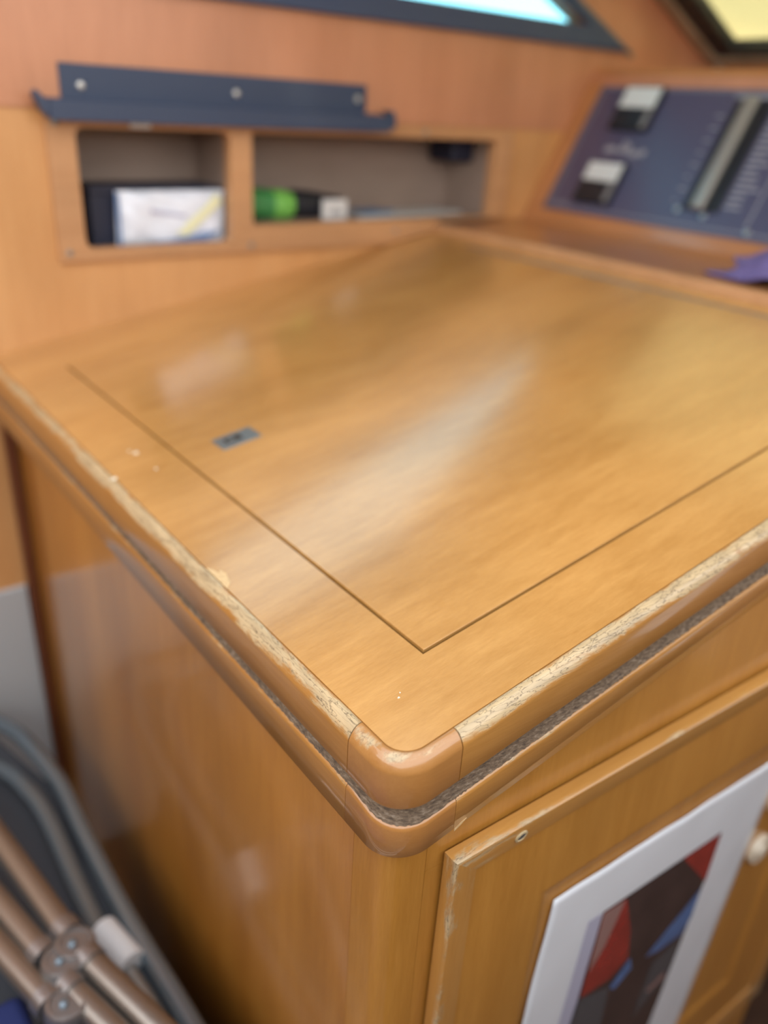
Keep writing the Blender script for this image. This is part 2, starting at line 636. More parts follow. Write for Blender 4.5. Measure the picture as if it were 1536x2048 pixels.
w1 = thing('window_1', (0.6, YW, WGZ0), 'dark framed raked side window in the back wall', 'window')
w1['kind'] = 'structure'
fo = [(-0.08, 1.2295), (1.1346, 1.2295), (rake(1.1346, 1.54, 1.2295), 1.54), (-0.08, 1.54)]
ring('window_frame', [(a, YW - 0.016, c) for a, c in fo], [(a, YW - 0.016, c) for a, c in hole], (0, 0.014, 0), 'window_frame', w1, bevel=0.003)
prism('window_glass', [(a, YW + 0.012, c) for a, c in hole], (0, 0.004, 0), 'glass_tinted', w1)
# thin pale sealant bead down the raked side of the frame
tube('sealant_bead', [(rake(1.139, 1.2295 + q, 1.2295), YW - 0.006, 1.2295 + q) for q in (-0.004, 0.03, 0.08)], 0.005, 'tan_frame', w1, seg=8)

# windscreen slope at the forward end with its window
roof = thing('window_2', tuple(sl(0, 0.3)), 'black gasketed windscreen in the forward slope', 'window')
roof['kind'] = 'structure'
s0, s1, y0, y1 = -0.075, top_s, 0.868, -0.75
g0, g1, gy0, gy1 = 0.027, 0.47, 0.7500, -0.30


def rect(sa, sb, ya, yb, h):
    return [sl(sa, ya, h), sl(sb, ya, h), sl(sb, yb, h), sl(sa, yb, h)]


nrm_s = Vector((SZ, 0, -SX))
ring('slope_lining', rect(s0, s1, y0, y1, 0.0), rect(g0 - 0.052, g1 + 0.05, gy0 + 0.075, gy1 - 0.07, 0.0), nrm_s * 0.03, 'wood_upper', roof)
ring('window_frame', rect(g0 - 0.052, g1 + 0.05, gy0 + 0.075, gy1 - 0.07, -0.004), rect(g0 - 0.026, g1 + 0.026, gy0 + 0.045, gy1 - 0.045, -0.004), nrm_s * 0.03, 'tan_frame', roof, bevel=0.003)
ring('window_gasket', rect(g0 - 0.026, g1 + 0.026, gy0 + 0.045, gy1 - 0.045, -0.001), rect(g0, g1, gy0, gy1, -0.001), nrm_s * 0.024, 'gasket', roof, bevel=0.004)
prism('window_glass', rect(g0 - 0.005, g1 + 0.005, gy0 + 0.005, gy1 - 0.005, 0.012), nrm_s * 0.004, 'glass_clear', roof)
lathe('frame_catch', tuple(sl(-0.03, 0.845, -0.004)), tuple(-nrm_s), [(0.013, 0), (0.013, 0.006), (0.009, 0.012), (0.004, 0.013)], 'dull_steel', roof, seg=16)
lathe('frame_catch', tuple(sl(-0.035, 0.805, -0.004)), tuple(-nrm_s), [(0.010, 0), (0.010, 0.006), (0.006, 0.010), (0.003, 0.011)], 'steel', roof, seg=16)

# canvas cover outside the windscreen
NX, NY = 16, 20
V, F = [], []
for i in range(NX + 1):
    for j in range(NY + 1):
        s = -0.30 + 0.95 * i / NX
        yy = 1.02 - 1.47 * j / NY
        h = 0.07 + 0.012 * math.sin(s * 9 + yy * 4) + 0.03 * max(0, math.sin(yy * 6 - s * 5))
        V.append(sl(s, yy, h))
for i in range(NX):
    for j in range(NY):
        k = i * (NY + 1) + j
        F.append((k, k + 1, k + NY + 2, k + NY + 1))
cv = mesh('canvas_cover', V, F, 'canvas', smooth=True, angle=180)
sd = cv.modifiers.new('thickness', 'SOLIDIFY')
sd.thickness = 0.002
fp = [(0.13, 0.96), (-0.03, 0.83), (-0.19, 0.70), (-0.19, -0.44), (0.64, -0.44), (0.64, 0.96)]
fl_ = prism('canvas_fold_shade', [sl(a, c, 0.128) for a, c in fp], nrm_s * 0.002, 'canvas_fold_shade', cv)  # added greyer layer standing in for the fold shadow on the canvas
tag(cv, 'cream canvas cover stretched outside the windscreen', 'cover')

# forward bulkhead below the windscreen
o = box('wall_right', 1.43, 1.46, -0.75, YW, FLOOR, 1.20, 'wood_upper')
tag(o, 'wood bulkhead behind the electrical panel', 'wall', kind='structure')
o = box('ceiling', 0.2, 1.3751 + SX * top_s + 0.02, -0.2, YW + 0.03, 1.62, 1.65, 'headliner')
tag(o, 'pale headliner above the chart table', 'ceiling', kind='structure')

o = box('ceiling_aft_shade', -0.7, 0.195, 0.50, YW + 0.03, 1.62, 1.65, 'headliner')  # added out of view to keep sky reflections off the near table
tag(o, 'unseen pale headliner piece added to block sky reflections', 'ceiling', kind='structure')
o = box('wall_left_shade', -1.66, -1.6, -1.0, YW + 0.02, FLOOR, 1.20, 'wood_cabin')  # added out of view so the cabinet side falls into shade
tag(o, 'unseen dark wood cabin side added to shade the cabinet', 'wall', kind='structure')
o = box('wall_front_shade', -1.6, 1.46, -1.06, -1.0, FLOOR, 1.20, 'wood_cabin')  # added out of view, set close in to darken the door
tag(o, 'unseen dark wood cabin side added behind the viewer to shade the door', 'wall', kind='structure')

# below the table, left of the cabinet
o = box('trim_1', -0.0665, -0.0512, YW - 0.016, YW - 0.0002, FLOOR, 0.765, 'wood_dark', bevel=0.003)
tag(o, 'dark upright batten where the cabinet side meets the wall', 'trim', kind='structure')
o = box('wall_panel', -0.75, -0.0675, YW - 0.008, YW, FLOOR, 0.437, 'white_paint', bevel=0.003)
tag(o, 'white painted panel low on the back wall behind the folded chair', 'panel')

# ------------------------------------------------------------------ chart table top
XL, YF = -0.0757, -0.072     # outer faces of the edge moulding (table coords)
XR = 0.700
R_C = 0.027
JX, JY = -0.0285, -0.0235    # joints of the corner block
table = thing('chart_table', (0, 0, ZT), 'sloping honey wood chart table with hinged lid and worn rounded edge', 'table')


def plan_left(n_=150):
    a0, a1 = JY, YW
    return [((XL, a0 + (a1 - a0) * (i / n_) ** 1.3), (-1, 0)) for i in range(n_ + 1)]


def plan_front(n_=170):
    a0, a1 = JX, XR
    return [((a0 + (a1 - a0) * (i / n_) ** 1.2, YF), (0, -1)) for i in range(n_ + 1)]


def plan_corner():
    out = []
    for i in range(7):
        out.append(((XL, JY + (YF + R_C - JY) * i / 7), (-1, 0)))
    for i in range(25):
        a = math.pi + (math.pi / 2) * i / 24
        out.append(((XL + R_C + R_C * math.cos(a), YF + R_C + R_C * math.sin(a)), (math.cos(a), math.sin(a))))
    for i in range(1, 8):
        out.append(((XL + R_C + (JX - XL - R_C) * i / 7, YF), (0, -1)))
    return out


def sweep(name, plan, prof, mat, parent, jitter=0.0, gap=0.0, smooth=True, rj=None):
    """prof: closed list of (outward offset, height, wear)"""
    V, F, Wr = [], [], []
    n_ = len(prof)
    rj = rj or (lambda *a: 0)
    for i, ((px, py), (nx, ny)) in enumerate(plan):
        for k, (o_, h, w) in enumerate(prof):
            j = random.uniform(-1, 1) * jitter if prof[k][2] >= 0 else 0
            jz = random.uniform(-1, 1) * jitter * 0.5 if prof[k][2] >= 0 else 0
            if -0.0535 < h < -0.036:                      # the groove closes up towards the side edge
                cl_ = min(1.0, max(0.0, (py + 0.066) / 0.035))
                h = h + 0.0058 * cl_ * min(1.0, (-0.036 - h) / 0.010)
            V.append(tp(px + nx * (o_ + j), py + ny * (o_ + j), h + jz))
            Wr.append(max(w, 0) + rj(px, py, k))
    for i in range(len(plan) - 1):
        for k in range(n_):
            F.append((i * n_ + k, i * n_ + (k + 1) % n_, (i + 1) * n_ + (k + 1) % n_, (i + 1) * n_ + k))
    F.append(tuple(range(n_)))
    F.append(tuple(range(len(V) - n_, len(V))))
    return mesh(name, V, F, mat, parent, smooth=smooth, wear=Wr, angle=50)


IN = -0.0105
top_prof = [(IN, -0.0345, 0), (IN, -0.0008, 0.42), (-0.0096, 0.0002, 0.52), (-0.0078, 0.0005, 0.62), (-0.0058, 0.0000, 0.68), (-0.0040, -0.0012, 0.66),
            (-0.0025, -0.0028, 0.62), (-0.0014, -0.0046, 0.54), (-0.0006, -0.0062, 0.46), (-0.0002, -0.0074, 0.38), (0.0, -0.0088, 0.30), (0.0, -0.018, 0.12),
            (0.0, -0.0325, 0.10), (-0.0008, -0.0342, 0.30), (-0.0030, -0.0348, 0.30)]
low_prof = [(-0.016, -0.0485, 0), (-0.0014, -0.0482, 0.40), (0.0, -0.0492, 0.45), (0.0003, -0.052, 0.15), (0.0005, -0.0720, 0.12), (-0.0010, -0.0738, 0.34), (-0.016, -0.0742, 0)]
grime_prof = [(-0.0150, -0.0340, -1), (-0.0062, -0.0343, 0), (-0.0055, -0.0370, 0), (-0.0046, -0.0395, 0), (-0.0036, -0.0425, 0),
              (-0.0024, -0.0455, 0), (-0.0012, -0.0484, 0), (-0.0150, -0.0500, -1)]


def tr(plan, a=0.0, b=0.0):
    """pull the ends of a path in by a small joint gap"""
    P = list(plan)
    def shift(i, j, d):
        v = Vector(P[j][0]) - Vector(P[i][0])
        v = v.normalized() * d
        P[i] = ((P[i][0][0] + v[0], P[i][0][1] + v[1]), P[i][1])
    if a:
        shift(0, 1, a)
    if b:
        shift(-1, -2, b)
    return P


lefts = lambda px, py, k: 0.06 * math.exp(-((py - 0.25) / 0.16) ** 2) - 0.06 * (py > 0.5)
fronts = lambda px, py, k: 0.05 * math.exp(-((px - 0.25) / 0.14) ** 2)
corners = lambda px, py, k: -0.20
sweep('edge_moulding', tr(plan_left(), 0.0004), top_prof, 'wood_edge_y', table, rj=lefts)
sweep('edge_moulding', tr(plan_front(), 0.0005), top_prof, 'wood_edge_x', table, rj=fronts)
sweep('corner_block', tr(plan_corner(), 0.0003, 0.0003), top_prof, 'wood_corner', table, rj=corners)
sweep('lower_band', tr(plan_left(40), 0.0002), low_prof, 'wood_edge_y', table)
sweep('lower_band', tr(plan_front(40), 0.0002), low_prof, 'wood_edge_x', table)
sweep('lower_corner_block', tr(plan_corner(), 0.0002, 0.0002), low_prof, 'wood_corner', table, rj=lambda *a: -0.1)
full = [p for p in reversed(plan_left(300))] + plan_corner()[1:] + plan_front(330)[1:]
gr = sweep('grime_groove', full, grime_prof, 'grime', table, jitter=0.0003, smooth=True)
gr['label'] = 'dirty rough glue line between the two edge bands'

# top board: a ring around the lid
LX1, LY1 = 0.664, 0.712
GAP = 0.0021
BOT = -0.022


def inner_path():
    r_ = R_C + IN
    out = []
    cx, cy = XL + R_C, YF + R_C
    for i in range(13):
        a = math.pi + (math.pi / 2) * i / 12
        out.append((cx + r_ * math.cos(a), cy + r_ * math.sin(a)))
    return out


arc = inner_path()
xi, yi = XL - IN, YF - IN
ring_out = arc + [(0.0, yi), (LX1, yi), (XR, yi), (XR, 0.0), (XR, LY1), (XR, YW), (LX1, YW), (0.0, YW), (xi, YW), (xi, LY1), (xi, 0.0)]
gx0, gx1, gy0_, gy1_ = -GAP, LX1 + 0.0075, -GAP, LY1 + GAP
ring_in = []
for (a, c) in ring_out:
    ring_in.append((min(max(a, gx0), gx1), min(max(c, gy0_), gy1_)))
V = [tp(a, c, 0.0) for a, c in ring_out] + [tp(a, c, 0.0) for a, c in ring_in] \
    + [tp(a, c, BOT) for a, c in ring_out] + [tp(a, c, BOT) for a, c in ring_in]
n_ = len(ring_out)
F = []
for i in range(n_):
    j = (i + 1) % n_
    qa = [i, j, n_ + j, n_ + i]
    if (Vector(V[n_ + i]) - Vector(V[n_ + j])).length < 1e-7:
        qa = [i, j, n_ + i]
    F.append(tuple(qa))
    F.append(tuple(2 * n_ + q_ for q_ in reversed(qa)))
    F.append((i, 2 * n_ + i, 2 * n_ + j, j))
    if len(qa) == 4:
        F.append((n_ + i, n_ + j, 3 * n_ + j, 3 * n_ + i))
mesh('top_board', V, F, 'wood_top', table)
# tray bottom under the lid (dark, seen only down the gap)
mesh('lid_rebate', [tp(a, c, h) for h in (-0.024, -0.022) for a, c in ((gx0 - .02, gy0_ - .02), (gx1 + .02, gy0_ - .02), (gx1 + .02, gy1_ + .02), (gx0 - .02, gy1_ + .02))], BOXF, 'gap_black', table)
ring('gap_shade_strip', [tp(a, c, -0.0015) for a, c in ((gx0 - .0002, gy0_ - .0002), (gx1 + .0002, gy0_ - .0002), (gx1 + .0002, gy1_ + .0002), (gx0 - .0002, gy1_ + .0002))],
     [tp(a, c, -0.0015) for a, c in ((gx0 + .0003, gy0_ + .0003), (gx1 - .0003, gy0_ + .0003), (gx1 - .0003, gy1_ - .0003), (gx0 + .0003, gy1_ - .0003))], (0, 0, -0.021), 'gap_black', table)  # thin black strip: shade inside the lid gap put into the colour
# lid
lid = mesh('lid', [tp(a, c, h) for h in (-0.0185, 0.0003) for a, c in ((0.0007, 0.0007), (LX1, 0.0007), (LX1, LY1), (0.0007, LY1))], BOXF, 'wood_top', table, bevel=0.0005)
# piano hinge on the far edge of the lid
V, F = [], []
nk = 44
for i in range(nk):
    ya = 0.004 + (LY1 - 0.008) * i / nk
    yb = 0.004 + (LY1 - 0.008) * (i + 0.9) / nk
    o_ = len(V)
    for yy in (ya, yb):
        for q in range(8):
            a = 2 * math.pi * q / 8
            V.append(tp(LX1 + 0.0038 + 0.0030 * math.cos(a), yy, -0.0012 + 0.0030 * math.sin(a)))
    F += [(o_ + q, o_ + (q + 1) % 8, o_ + 8 + (q + 1) % 8, o_ + 8 + q) for q in range(8)]
    F += [tuple(range(o_, o_ + 8)), tuple(range(o_ + 8, o_ + 16))]
mesh('piano_hinge', V, F, 'hinge_metal', table, smooth=True)
# lock plate let into the lid
lk = [tp(a, c, h) for h in (-0.001, 0.0008) for a, c in ((0.036, 0.353), (0.0795, 0.353), (0.0795, 0.382), (0.036, 0.382))]
lock = mesh('lock_plate', lk, BOXF, 'dull_steel', lid, bevel=0.0006)
mesh('lock_slot', [tp(a, c, h) for h in (0.0, 0.00105) for a, c in ((0.045, 0.3635), (0.063, 0.3635), (0.063, 0.3735), (0.045, 0.3735))], BOXF, 'gap_black', lock)
mesh('lock_tongue', [tp(a, c, h) for h in (0.0006, 0.0016) for a, c in ((0.0475, 0.3655), (0.056, 0.3655), (0.056, 0.3695), (0.0475, 0.3695))], BOXF, 'dull_steel', lock)
# chips and paint specks on the top
for (a, c, r_) in ((-0.0297, 0.415, 0.0032), (-0.0335, 0.424, 0.0018), (-0.0285, 0.3683, 0.002), (-0.066, 0.3798, 0.0038), (-0.0377, -0.0223, 0.0009), (-0.0345, -0.0195, 0.0006)):
    pts = [tp(a + r_ * random.uniform(.6, 1.1) * math.cos(q * 0.9), c + r_ * random.uniform(.6, 1.1) * math.sin(q * 0.9), 0.0001) for q in range(7)]
    prism('paint_speck', pts, (0, 0, 0.0003), 'speck', table)
prism('bare_patch', [tp(a, c, 0.0001) for a, c in ((-0.0655, 0.150), (-0.0600, 0.156), (-0.0570, 0.168), (-0.0585, 0.176), (-0.0610, 0.172), (-0.0625, 0.181), (-0.0655, 0.186))], (0, 0, 0.0002), 'bare_wood', table)
# filler sliver at the foot of the lower band joint
prism('filler_patch', [tp(JX + 0.0008, YF - 0.0007, -0.0742), tp(JX + 0.001, YF - 0.0007, -0.0726), tp(JX + 0.006, YF - 0.0007, -0.0706), tp(JX + 0.0105, YF - 0.0007, -0.0702), tp(JX + 0.007, YF - 0.0007, -0.0722)], (0, 0.0005, 0), 'bare_wood', table)

# ------------------------------------------------------------------ cabinet under the table
CXL, CYF = -0.0665, -0.060
YAW = math.radians(-1.6)
DX, DZ = -0.0225, 0.690          # top left corner of the door
cab = thing('cabinet', (0.25, 0.2, FLOOR), 'honey wood cabinet with a framed door under the chart table', 'cabinet')


def under(x_):
    return ZT + x_ * math.tan(TILT) - 0.048


def fy(x_):
    return CYF + math.tan(YAW) * (x_ - DX)


PJ = -0.0235
# left side panel
xs0, xs1 = CXL, CXL + 0.018
TOE = 0.0165
V = [(xs0, PJ + 0.0003, FLOOR), (xs1, PJ + 0.0003, FLOOR), (xs1 + TOE, YW - 0.001, FLOOR), (xs0 + TOE, YW - 0.001, FLOOR),
     (xs0, PJ + 0.0003, under(xs0)), (xs1, PJ + 0.0003, under(xs1)), (xs1 + TOE, YW - 0.001, under(xs1)), (xs0 + TOE, YW - 0.001, under(xs0))]
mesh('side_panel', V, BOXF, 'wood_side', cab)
# rounded corner post
rp = 0.013
plan = [(CXL, PJ), (CXL, CYF + rp + 0.004)]
for i in range(9):
    a = math.pi + math.pi / 2 * i / 8
    plan.append((CXL + rp + rp * math.cos(a), fy(-0.05) + rp + rp * math.sin(a)))
plan += [(DX - 0.0135, fy(DX - 0.0135)), (DX - 0.0135, fy(DX - 0.0135) + 0.02), (CXL + 0.016, PJ)]
V = [(a, c, FLOOR) for a, c in plan] + [(a, c, under(a)) for a, c in plan]
n_ = len(plan)
mesh('corner_post', V, [tuple(range(n_)), tuple(range(n_, 2 * n_))] + [(i, (i + 1) % n_, n_ + (i + 1) % n_, n_ + i) for i in range(n_)],
     'wood_front', cab, smooth=True, angle=30)


def fbox(name, xa, xb, za, zb, mat, th=0.018):
    """flat piece of the face frame lying in the slightly angled front plane; zb None = up to the table"""
    zt = (lambda q: under(q)) if zb is None else (lambda q: zb)
    V = [(xa, fy(xa), za), (xb, fy(xb), za), (xb, fy(xb) + th, za), (xa, fy(xa) + th, za),
         (xa, fy(xa), zt(xa)), (xb, fy(xb), zt(xb)), (xb, fy(xb) + th, zt(xb)), (xa, fy(xa) + th, zt(xa))]
    return mesh(name, V, BOXF, mat, cab)


DW, DH = 0.628, 0.655
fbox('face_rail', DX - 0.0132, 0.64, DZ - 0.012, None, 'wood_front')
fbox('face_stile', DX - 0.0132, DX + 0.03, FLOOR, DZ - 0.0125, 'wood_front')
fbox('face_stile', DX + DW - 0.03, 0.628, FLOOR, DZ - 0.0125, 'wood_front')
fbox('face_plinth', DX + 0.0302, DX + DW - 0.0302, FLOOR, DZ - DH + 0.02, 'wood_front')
box('end_panel', 0.632, 0.65, -0.045, YW - 0.001, FLOOR, 0.84, 'wood_dark', cab)

# door: local frame, x along the door, y outward is negative, z down from the top edge
door = bpy.data.objects.new('door', None)
link(door, cab)
door.location = Vector((DX, CYF - 0.0022, DZ)) - Vector(cab.location)
door.rotation_euler = (0, 0, YAW)
mprof = [(0.0, 0.0), (0.0, 0.0075), (0.0008, 0.0096), (0.0020, 0.0108), (0.0036, 0.0110), (0.0232, 0.0078), (0.0240, 0.0070), (0.0240, 0.0)]
mwear = [0.1, 0.36, 0.46, 0.46, 0.38, 0.26, 0.34, 0.0]


def inset(u):
    return [(u, -u), (DW - u, -u), (DW - u, -DH + u), (u, -DH + u)]


for side in range(4):
    V, F, Wr = [], [], []
    a, b_ = side, (side + 1) % 4
    NS = 24
    for i in range(NS + 1):
        t = i / NS
        for (u, p), w in zip(mprof, mwear):
            A = Vector(inset(u)[a])
            B = Vector(inset(u)[b_])
            P = A.lerp(B, t)
            V.append((P.x, -p, P.y))
            Wr.append(w + 0.20 * math.exp(-(min(t, 1 - t) * 24) ** 2 * 0.5))
    k = len(mprof)
    for i in range(NS):
        for q in range(k):
            F.append((i * k + q, i * k + (q + 1) % k, (i + 1) * k + (q + 1) % k, (i + 1) * k + q))
    F += [tuple(range(k)), tuple(range(len(V) - k, len(V)))]
    mesh('edge_moulding', V, F, 'wood_front_z' if side in (1, 3) else 'wood_front_x', door, wear=Wr, smooth=True, angle=35, local=True)
# door panel: flat field, bevelled step, sunk centre
pprof = [(0.0242, 0.0056), (0.1000, 0.0056), (0.1035, 0.0052), (0.1085, 0.0034), (0.1130, 0.0026)]
V, F = [], []
for (u, p) in pprof:
    uu = u
    for (a, c) in inset(uu):
        V.append((a, -p, c))
for i in range(len(pprof) - 1):
    for q in range(4):
        F.append((i * 4 + q, i * 4 + (q + 1) % 4, (i + 1) * 4 + (q + 1) % 4, (i + 1) * 4 + q))
F.append((16, 17, 18, 19))
o_ = len(V)
V += [(a, 0.0, c) for a, c in inset(0.0242)]
F += [(q, (q + 1) % 4, o_ + (q + 1) % 4, o_ + q) for q in range(4)] + [(o_, o_ + 1, o_ + 2, o_ + 3)]
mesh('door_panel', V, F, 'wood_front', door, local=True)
lathe('screw_cup', (0.0605, -0.0094, -0.0130), (0.0, -1, -0.2), [(0.0055, 0), (0.0055, 0.0008), (0.0042, 0.0012), (0.0036, 0.0006)], 'putty', door, seg=18, local=True)
lathe('screw', (0.0605, -0.0098, -0.0130), (0.0, -1, -0.2), [(0.0033, 0), (0.0031, 0.0005), (0.0012, 0.0008), (0.0004, 0.0004)], 'dull_steel', door, seg=12, local=True)
for (cx, cz, r_) in ((0.4695, -0.281, 0.0185), (0.476, -0.214, 0.014)):
    la = lathe('latch', (cx, -0.0027, cz), (0, -1, 0), [(r_, 0), (r_, 0.004), (r_ * 0.93, 0.0062), (r_ * 0.7, 0.0062), (r_ * 0.62, 0.004), (r_ * 0.55, 0.004), (r_ * 0.5, 0.0085), (0.0005, 0.0095)],
               'cream_plastic', door, seg=28, local=True)

# print in a clear sleeve, taped on the door
pos = thing('poster', (0, 0, 0), 'white sheet with a dark red and blue print stuck on the cabinet door', 'poster')
pos.matrix_world = Matrix.Translation((DX, CYF - 0.0022, DZ)) @ Matrix.Rotation(YAW, 4, 'Z')
pos.location = (DX, CYF - 0.0022, DZ)
pos.rotation_euler = (0, 0, YAW)
PTL, PTR, PBR, PBL = (0.1195, 0.1225), (0.452, 0.134), (0.413, 0.575), (0.0925, 0.575)


def pw(u, v):
    """paper relief: gentle cockling of the sleeve"""
    du = max(0.165 - u, u - 0.375, 0.0)
    dv = max(0.18 - v, 0.0)
    k = min(1.0, math.hypot(du, dv) / 0.03)
    lift = 0.0042 * min(1.0, max(0.0, (0.1125 - u) / 0.010))     # rides over the step of the door panel
    return lift + k * (0.0003 * math.sin(u * 60 + v * 25) * math.sin(v * 38 - u * 12) + 0.00015 * math.sin(u * 110 - v * 40))


def pxy(s, t):
    a = Vector(PTL).lerp(Vector(PTR), s)
    b_ = Vector(PBL).lerp(Vector(PBR), s)
    return a.lerp(b_, t)


NS, NT = 40, 50
V, F = [], []
for i in range(NS + 1):
    for j in range(NT + 1):
        P = pxy(i / NS, j / NT)
        V.append((P.x, -0.0048 - pw(P.x, P.y), -P.y))
for i in range(NS):
    for j in range(NT):
        k = i * (NT + 1) + j
        F.append((k, k + 1, k + NT + 2, k + NT + 1))
ps = mesh('sheet', V, F, 'paper', pos, smooth=True, angle=180, local=True)
sd = ps.modifiers.new('thickness', 'SOLIDIFY')
sd.thickness = 0.0006
sd.offset = 0


def printed(name, poly, mat, lay):
    me = bmesh.new()
    vs = [me.verts.new((a, -0.0048 - pw(a, c) - 0.0005 - lay * 0.00012, -c)) for a, c in poly]
    me.faces.new(vs)
    bmesh.ops.triangulate(me, faces=me.faces)
    bmesh.ops.subdivide_edges(me, edges=me.edges, cuts=3, use_grid_fill=True)
    bmesh.ops.triangulate(me, faces=me.faces)
    V = []
    for v in me.verts:
        v.co.y = -0.0048 - pw(v.co.x, -v.co.z) - 0.0006 - lay * 0.00015
        V.append(tuple(v.co))
    me.verts.index_update()
    F = [tuple(v.index for v in f.verts) for f in me.faces]
    me.free()
    mesh(name, V, F, mat, ps, local=True)


printed('print_area', [(0.193, 0.188), (0.368, 0.195), (0.366, 0.25), (0.338, 0.53), (0.172, 0.53), (0.186, 0.36)], 'print_brown', 0)
printed('print_strip', [(0.174, 0.187), (0.192, 0.188), (0.187, 0.36), (0.172, 0.53), (0.152, 0.53)], 'print_lavender', 0)
printed('print_shape', [(0.1935, 0.189), (0.225, 0.192), (0.246, 0.250), (0.256, 0.298), (0.233, 0.310), (0.1905, 0.304)], 'print_red', 1)
printed('print_shape', [(0.194, 0.190), (0.224, 0.193), (0.208, 0.246), (0.193, 0.27)], 'print_pink', 2)
printed('print_shape', [(0.306, 0.193), (0.3675, 0.196), (0.366, 0.264)], 'print_red', 1)
printed('print_shape', [(0.289, 0.323), (0.363, 0.270), (0.361, 0.315), (0.350, 0.334), (0.311, 0.330)], 'print_blue', 1)
printed('print_shape', [(0.236, 0.327), (0.260, 0.300), (0.268, 0.322), (0.246, 0.337)], 'print_blue', 2)
printed('print_shape', [(0.1895, 0.306), (0.236, 0.324), (0.240, 0.40), (0.225, 0.53), (0.174, 0.53)], 'print_grey', 1)
printed('print_shape', [(0.308, 0.345), (0.352, 0.34), (0.348, 0.40), (0.300, 0.43)], 'print_grey', 1)
printed('print_shape', [(0.312, 0.394), (0.341, 0.386), (0.343, 0.395), (0.318, 0.402)], 'print_pink', 2)

# ------------------------------------------------------------------ ledge and electrical panel
LZ = 0.940
led = thing('ledge', (0.8, 0.2, 0.90), 'narrow wooden ledge with a raised bar between chart table and electrical panel', 'shelf')
V = [(0.700, -0.3, 0.912), (0.905, -0.3, 0.912), (0.905, YW - 0.001, 0.912), (0.700, YW - 0.001, 0.912),
     (0.700, -0.3, 0.931), (0.905, -0.3, LZ), (0.905, YW - 0.001, LZ), (0.700, YW - 0.001, 0.931)]
mesh('ledge_board', V, BOXF, 'wood_ledge', led)
V = []
F = []
prof = [(0.6900, 0.905), (0.6900, 0.930), (0.6912, 0.9335), (0.6940, 0.9355), (0.6985, 0.9355), (0.7010, 0.9335), (0.7020, 0.929), (0.7020, 0.905)]
prism('fiddle_bar', [(a, -0.3, c) for a, c in prof], (0, YW - 0.001 + 0.3, 0), 'wood_frame', led, smooth=True, angle=30)

EP0 = Vector((0.9253, 0.80, 0.9603))
EV = Vector((1.0484 - 0.9253, 0, 1.1756 - 0.9603)).normalized()
EN = Vector((-EV.z, 0, EV.x))      # out of the panel, towards the cabin


def ep(u, v, h=0.0):
    return EP0 + Vector((0, -u, 0)) + EV * v + EN * h


EPW, EPH = 0.80, 0.248
pan = thing('electrical_panel', tuple(ep(0.4, 0, 0) - Vector((0, 0, 0.03))), 'dark blue electrical switch panel with two meters in a sloping wood frame', 'panel')


def epbox(name, u0, u1, v0, v1, h0, h1, mat, parent, bevel=0.0):
    V = [ep(u, v, h) for h in (h0, h1) for u, v in ((u0, v0), (u1, v0), (u1, v1), (u0, v1))]
    return mesh(name, V, BOXF, mat, parent, bevel=bevel)


def epr(u0, u1, v0, v1, h):
    return [ep(u0, v0, h), ep(u1, v0, h), ep(u1, v1, h), ep(u0, v1, h)]


ring('wood_frame', epr(-0.034, EPW + 0.03, -0.034, EPH + 0.026, -0.012), epr(-0.001, EPW + 0.001, -0.001, EPH + 0.001, -0.012), EN * 0.016, 'wood_ledge', pan, bevel=0.002)
box('console_top', 1.045, 1.43, -0.05, YW - 0.004, 1.165, 1.187, 'wood_upper', pan)
plate = epbox('plate', 0, EPW, 0, EPH, -0.006, 0.0, 'panel_blue', pan, bevel=0.0008)
for (v0, v1) in ((0.157, 0.237), (0.020, 0.096)):
    mt = epbox('meter', 0.064, 0.146, v0, v1, 0.0, 0.010, 'panel_black', pan, bevel=0.002)
    epbox('meter_face', 0.068, 0.142, v0 + 0.040, v1 - 0.003, 0.009, 0.0108, 'meter_face', mt)
    epbox('meter_tab', 0.132, 0.142, v0 + 0.004, v0 + 0.038, 0.009, 0.0106, 'meter_grey', mt)
# engraved border and captions (too soft to read: plain strokes)
for (u0, u1, v0, v1) in ((0.008, EPW - 0.008, 0.010, 0.0118), (0.008, 0.0098, 0.010, EPH - 0.01), (0.008, EPW - 0.008, EPH - 0.012, EPH - 0.0102),
                         (0.408, 0.4105, 0.016, 0.235), (0.02, 0.055, 0.0145, 0.0165), (0.28, 0.47, 0.226, 0.231)):
    epbox('engraved_line', u0, u1, v0, v1, 0.0, 0.0003, 'panel_print', plate)
for (u0, u1, v0, v1) in ((0.075, 0.098, 0.118, 0.129), (0.102, 0.118, 0.119, 0.126), (0.110, 0.117, 0.126, 0.142), (0.120, 0.128, 0.118, 0.136), (0.132, 0.150, 0.114, 0.124), (0.152, 0.164, 0.116, 0.127)):
    epbox('emblem_stroke', u0, u1, v0, v1, 0.0, 0.0003, 'panel_print', plate)
for i in range(16):
    v = 0.046 + i * 0.0105
    epbox('caption', 0.356, 0.356 + random.uniform(0.022, 0.044), v, v + 0.004, 0.0, 0.0003, 'panel_print', plate)
    if i % 2 == 0:
        epbox('caption', 0.262, 0.262 + random.uniform(0.006, 0.016), v, v + 0.003, 0.0, 0.0003, 'panel_print', plate)
ch = epbox('breaker_channel', 0.288, 0.352, 0.036, 0.222, 0.0, 0.004, 'panel_black', pan, bevel=0.001)
br = epbox('breaker_bar', 0.306, 0.330, 0.034, 0.222, 0.003, 0.016, 'breaker_bar', pan, bevel=0.005)
for (u, v) in ((0.279, 0.034), (0.330, 0.029), (0.4158, 0.013)):
    screw('screw', tuple(ep(u, v, 0.0004)), tuple(EN), 0.0055, 'steel', pan)
